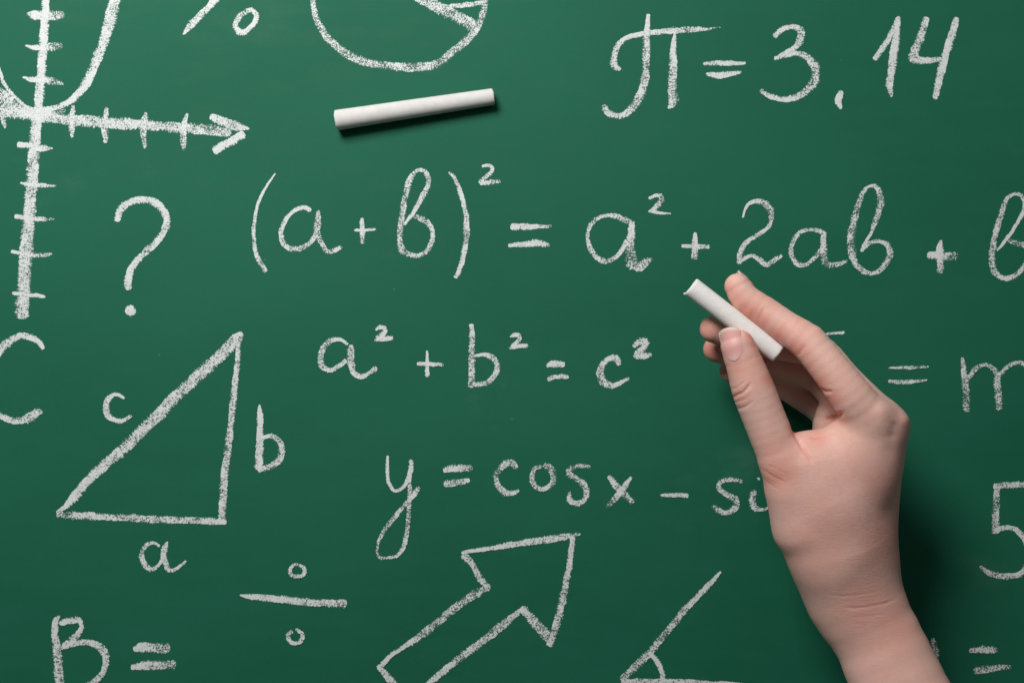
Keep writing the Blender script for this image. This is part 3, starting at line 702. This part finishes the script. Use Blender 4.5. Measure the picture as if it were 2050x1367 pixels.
RED = [       # x, y, radius, amount
    (1460, 580, 24, .55), (1478, 605, 24, .6), (1497, 628, 28, .95), (1522, 645, 24, .8), (1556, 672, 26, .8), (1592, 700, 26, .8), (1540, 600, 34, .3), (1600, 660, 40, .3),
    (1516, 690, 15, 1.0), (1504, 668, 14, 1.0), (1528, 715, 16, .85), (1478, 735, 18, .6), (1538, 758, 16, .85), (1478, 792, 22, .5), (1500, 740, 40, .3),
    (1622, 735, 20, .6), (1640, 768, 22, .8), (1662, 800, 26, .75), (1670, 832, 20, .7), (1635, 876, 26, .55), (1590, 862, 16, .7),
    (1555, 950, 42, .7), (1545, 905, 40, .4), (1600, 900, 40, .3), (1735, 1215, 60, .45), (1790, 1250, 60, .45), (1765, 960, 50, .35), (1775, 1080, 60, .4),
    (1410, 655, 34, .7), (1420, 705, 36, .9), (1447, 745, 30, .7), (1806, 846, 20, .35), (1650, 1070, 90, .28), (1700, 940, 60, .2), (1780, 1330, 90, .15)]

bv, bf = build_skin()
bv = project(bv)
me0 = bpy.data.meshes.new('tmp'); me0.from_pydata([tuple(p) for p in bv], [], [tuple(int(i) for i in q) for q in bf]); me0.update()
tmp = bpy.data.objects.new('tmp', me0); C.objects.link(tmp)
md = tmp.modifiers.new('s', 'SUBSURF'); md.levels = 1; md.render_levels = 1
dg = bpy.context.evaluated_depsgraph_get(); dg.update()
ev = tmp.evaluated_get(dg).to_mesh()
N = len(ev.vertices)
P = np.empty(N * 3); ev.vertices.foreach_get('co', P); P = P.reshape(-1, 3)
Fq = np.empty(len(ev.polygons) * 4, int); ev.polygons.foreach_get('vertices', Fq); Fq = Fq.reshape(-1, 4)
tmp.evaluated_get(dg).to_mesh_clear()
bpy.data.objects.remove(tmp); bpy.data.meshes.remove(me0)
P = project(P, 1)
G = gradient(P)
Q = screen(P)
up = np.clip(G[:, 2] * 3 + 0.6, 0, 1)
disp = np.zeros(N)
for pts, hw, dp in CREASES:
    d, t = seg_dist(Q, pts)
    fade = np.clip(np.minimum(t, 1 - t) * 5 + 0.15, 0, 1)
    sel = up * (P[:, 2] > 150)
    disp -= dp * np.exp(-(d / hw) ** 2) * fade * sel
    disp += dp * 0.15 * np.exp(-((d - hw * 2.3) / (hw * 1.3)) ** 2) * fade * sel
# knuckles, tendons and hollows of the back of the hand
for x, y, r, a in ((1766, 824, 16, 3.6), (1791, 852, 9, -1.3), (1788, 872, 11, -1.4), (1780, 900, 16, -1.2), (1640, 662, 16, 1.6), (1812, 842, 14, 2.5),):
    disp += a * np.exp(-((Q - (x, y)) ** 2).sum(1) / (r * r)) * up * (P[:, 2] > 150)
P = P + G * disp[:, None]
red = np.zeros(N)
for x, y, r, a in RED:
    red = np.maximum(red, a * np.exp(-((Q - (x, y)) ** 2).sum(1) / (r * r)))
red += 0.25 * np.clip(-disp / 3.0, 0, 1)
wr = np.zeros(N)
for x, y, r, a in ((1730, 1200, 60, 1.0), (1660, 1060, 90, .5), (1555, 960, 40, .8), (1490, 785, 28, 1.0), (1640, 670, 22, .6), (1675, 810, 25, .6), (1720, 1130, 70, .6)):
    wr = np.maximum(wr, a * np.exp(-((Q - (x, y)) ** 2).sum(1) / (r * r)))

base = W3(*at(1806, 1380, 0))
person = empty('person', base)
person['label'] = 'bare right hand and forearm of a person writing with a short chalk stick'
person['category'] = 'person'
B = Vector(base)
PV = np.stack([(P[:, 0] - CX) * S - B.x, (CY - P[:, 1]) * S - B.y, P[:, 2] * S - B.z], 1)
me = bpy.data.meshes.new('hand')
me.vertices.add(N); me.vertices.foreach_set('co', PV.ravel())
nf = len(Fq)
me.loops.add(nf * 4); me.loops.foreach_set('vertex_index', Fq[:, ::-1].ravel())
me.polygons.add(nf); me.polygons.foreach_set('loop_start', np.arange(nf) * 4); me.polygons.foreach_set('loop_total', np.full(nf, 4))
me.polygons.foreach_set('use_smooth', np.ones(nf, bool))
me.update(calc_edges=True); me.validate()
# outward winding
tri = PV[Fq[:, ::-1]]
vol = np.einsum('ij,ij->i', tri[:, 0], np.cross(tri[:, 1], tri[:, 2])).sum()
print('hand', N, nf, 'volume sign', vol)
if vol < 0: me.flip_normals()
for nm, arr in (('redness', red), ('wrinkle', wr)):
    at_ = me.attributes.new(nm, 'FLOAT', 'POINT'); at_.data.foreach_set('value', arr.astype(np.float32))
me.materials.append(SKIN)
hand = bpy.data.objects.new('hand', me); C.objects.link(hand); hand.parent = person

# fingernails: plates that follow the skin
def nail(c, axis, normal, length, width, free):
    """c: centre (px space), axis: towards the fingertip, normal: outwards"""
    a = np.array(axis, float); a /= np.linalg.norm(a)
    nrm = np.array(normal, float); nrm -= a * (nrm @ a); nrm /= np.linalg.norm(nrm)
    s = np.cross(a, nrm)
    nu, nv = 22, 18
    P0 = []; U = []
    for i in range(nu + 1):
        u = -1 + 2 * i / nu
        for j in range(nv + 1):
            v_ = -1 + 2 * j / nv
            # rounded plate: free edge arched, cuticle rounder
            bow = 0.20 if u > 0 else 0.38
            uu = u * (1 - bow * v_ * v_ * abs(u))
            ww = 1 - 0.10 * max(0, -u) ** 2 - 0.04 * max(0, u) ** 3
            P0.append(np.array(c) + a * uu * length / 2 + s * v_ * ww * width / 2)
            U.append((u, v_))
    P0 = np.array(P0); U = np.array(U)
    R = P0 + nrm * 30
    for _ in range(60):
        d = sdf(R) - 0.3
        R = R - nrm * np.clip(d, -3, 3)[:, None] * 0.7
    # limit sinking past the finger's side or tip
    h = (R - P0) @ nrm
    hc = np.median(h)
    h = np.maximum(h, hc - 0.62 * width / 2)
    crown = 0.6 * (1 - U[:, 1] ** 2)
    lift = 0.45 * np.clip(1 - np.abs(U[:, 1]) ** 4, 0, 1) * np.clip((U[:, 0] + 1) * 3, 0.15, 1) + crown
    h2 = h.reshape(nu + 1, nv + 1)
    ref = h2[nu * 2 // 3]
    for i in range(nu * 2 // 3, nu + 1):                     # the plate runs straight out past the fingertip
        h2[i] = ref + (i - nu * 2 // 3) * -0.16 * length / nu
    h = h2.ravel()
    top = P0 + nrm * (h + lift)[:, None]
    bot = P0 + nrm * (h - 1.6)[:, None]
    M = len(top)
    V = [tuple(np.array(W3(*p)) - np.array(base)) for p in np.r_[top, bot, top]]
    F = []
    w = nv + 1
    for i in range(nu):
        for j in range(nv):
            q = i * w + j
            F.append((q, q + 1, q + w + 1, q + w))
    for i in range(nu):
        for j in range(nv):
            q = i * w + j; F.append((M + q, M + q + w, M + q + w + 1, M + q + 1))
    for i in range(nu):
        for j in (0, nv):
            q = i * w + j; F.append((2 * M + q, 2 * M + q + w, M + q + w, M + q))
    for j in range(nv):
        for i in (0, nu):
            q = i * w + j; F.append((2 * M + q, 2 * M + q + 1, M + q + 1, M + q))
    o = link_mesh('fingernail', V, F, NAIL, hand)
    nd = Vector((nrm[0], -nrm[1], nrm[2]))
    if o.data.polygons[nu * nv // 2].normal.dot(nd) < 0: o.data.flip_normals()
    fe = np.clip((U[:, 0] - (free - 0.10 * U[:, 1] ** 2)) / 0.07, 0, 1)
    lu = np.clip((-U[:, 0] - 0.62) / 0.15, 0, 1) * np.clip(1 - np.abs(U[:, 1]) * 1.3, 0, 1)
    for nm, arr in (('free_edge', fe), ('lunula', lu)):
        t_ = o.data.attributes.new(nm, 'FLOAT', 'POINT'); t_.data.foreach_set('value', np.r_[arr, arr, arr].astype(np.float32))
    return o

nail(at(1464, 688, 285), (-0.30, -0.95, 0.0), (-0.42, 0.05, 0.90), 60, 42, 0.80)
nail(at(1484, 566, 232), (-0.68, -0.72, -0.02), (0.70, -0.70, -0.02), 40, 30, 0.80)

sc.render.engine = 'CYCLES'
sc.render.resolution_x = 1024; sc.render.resolution_y = 682
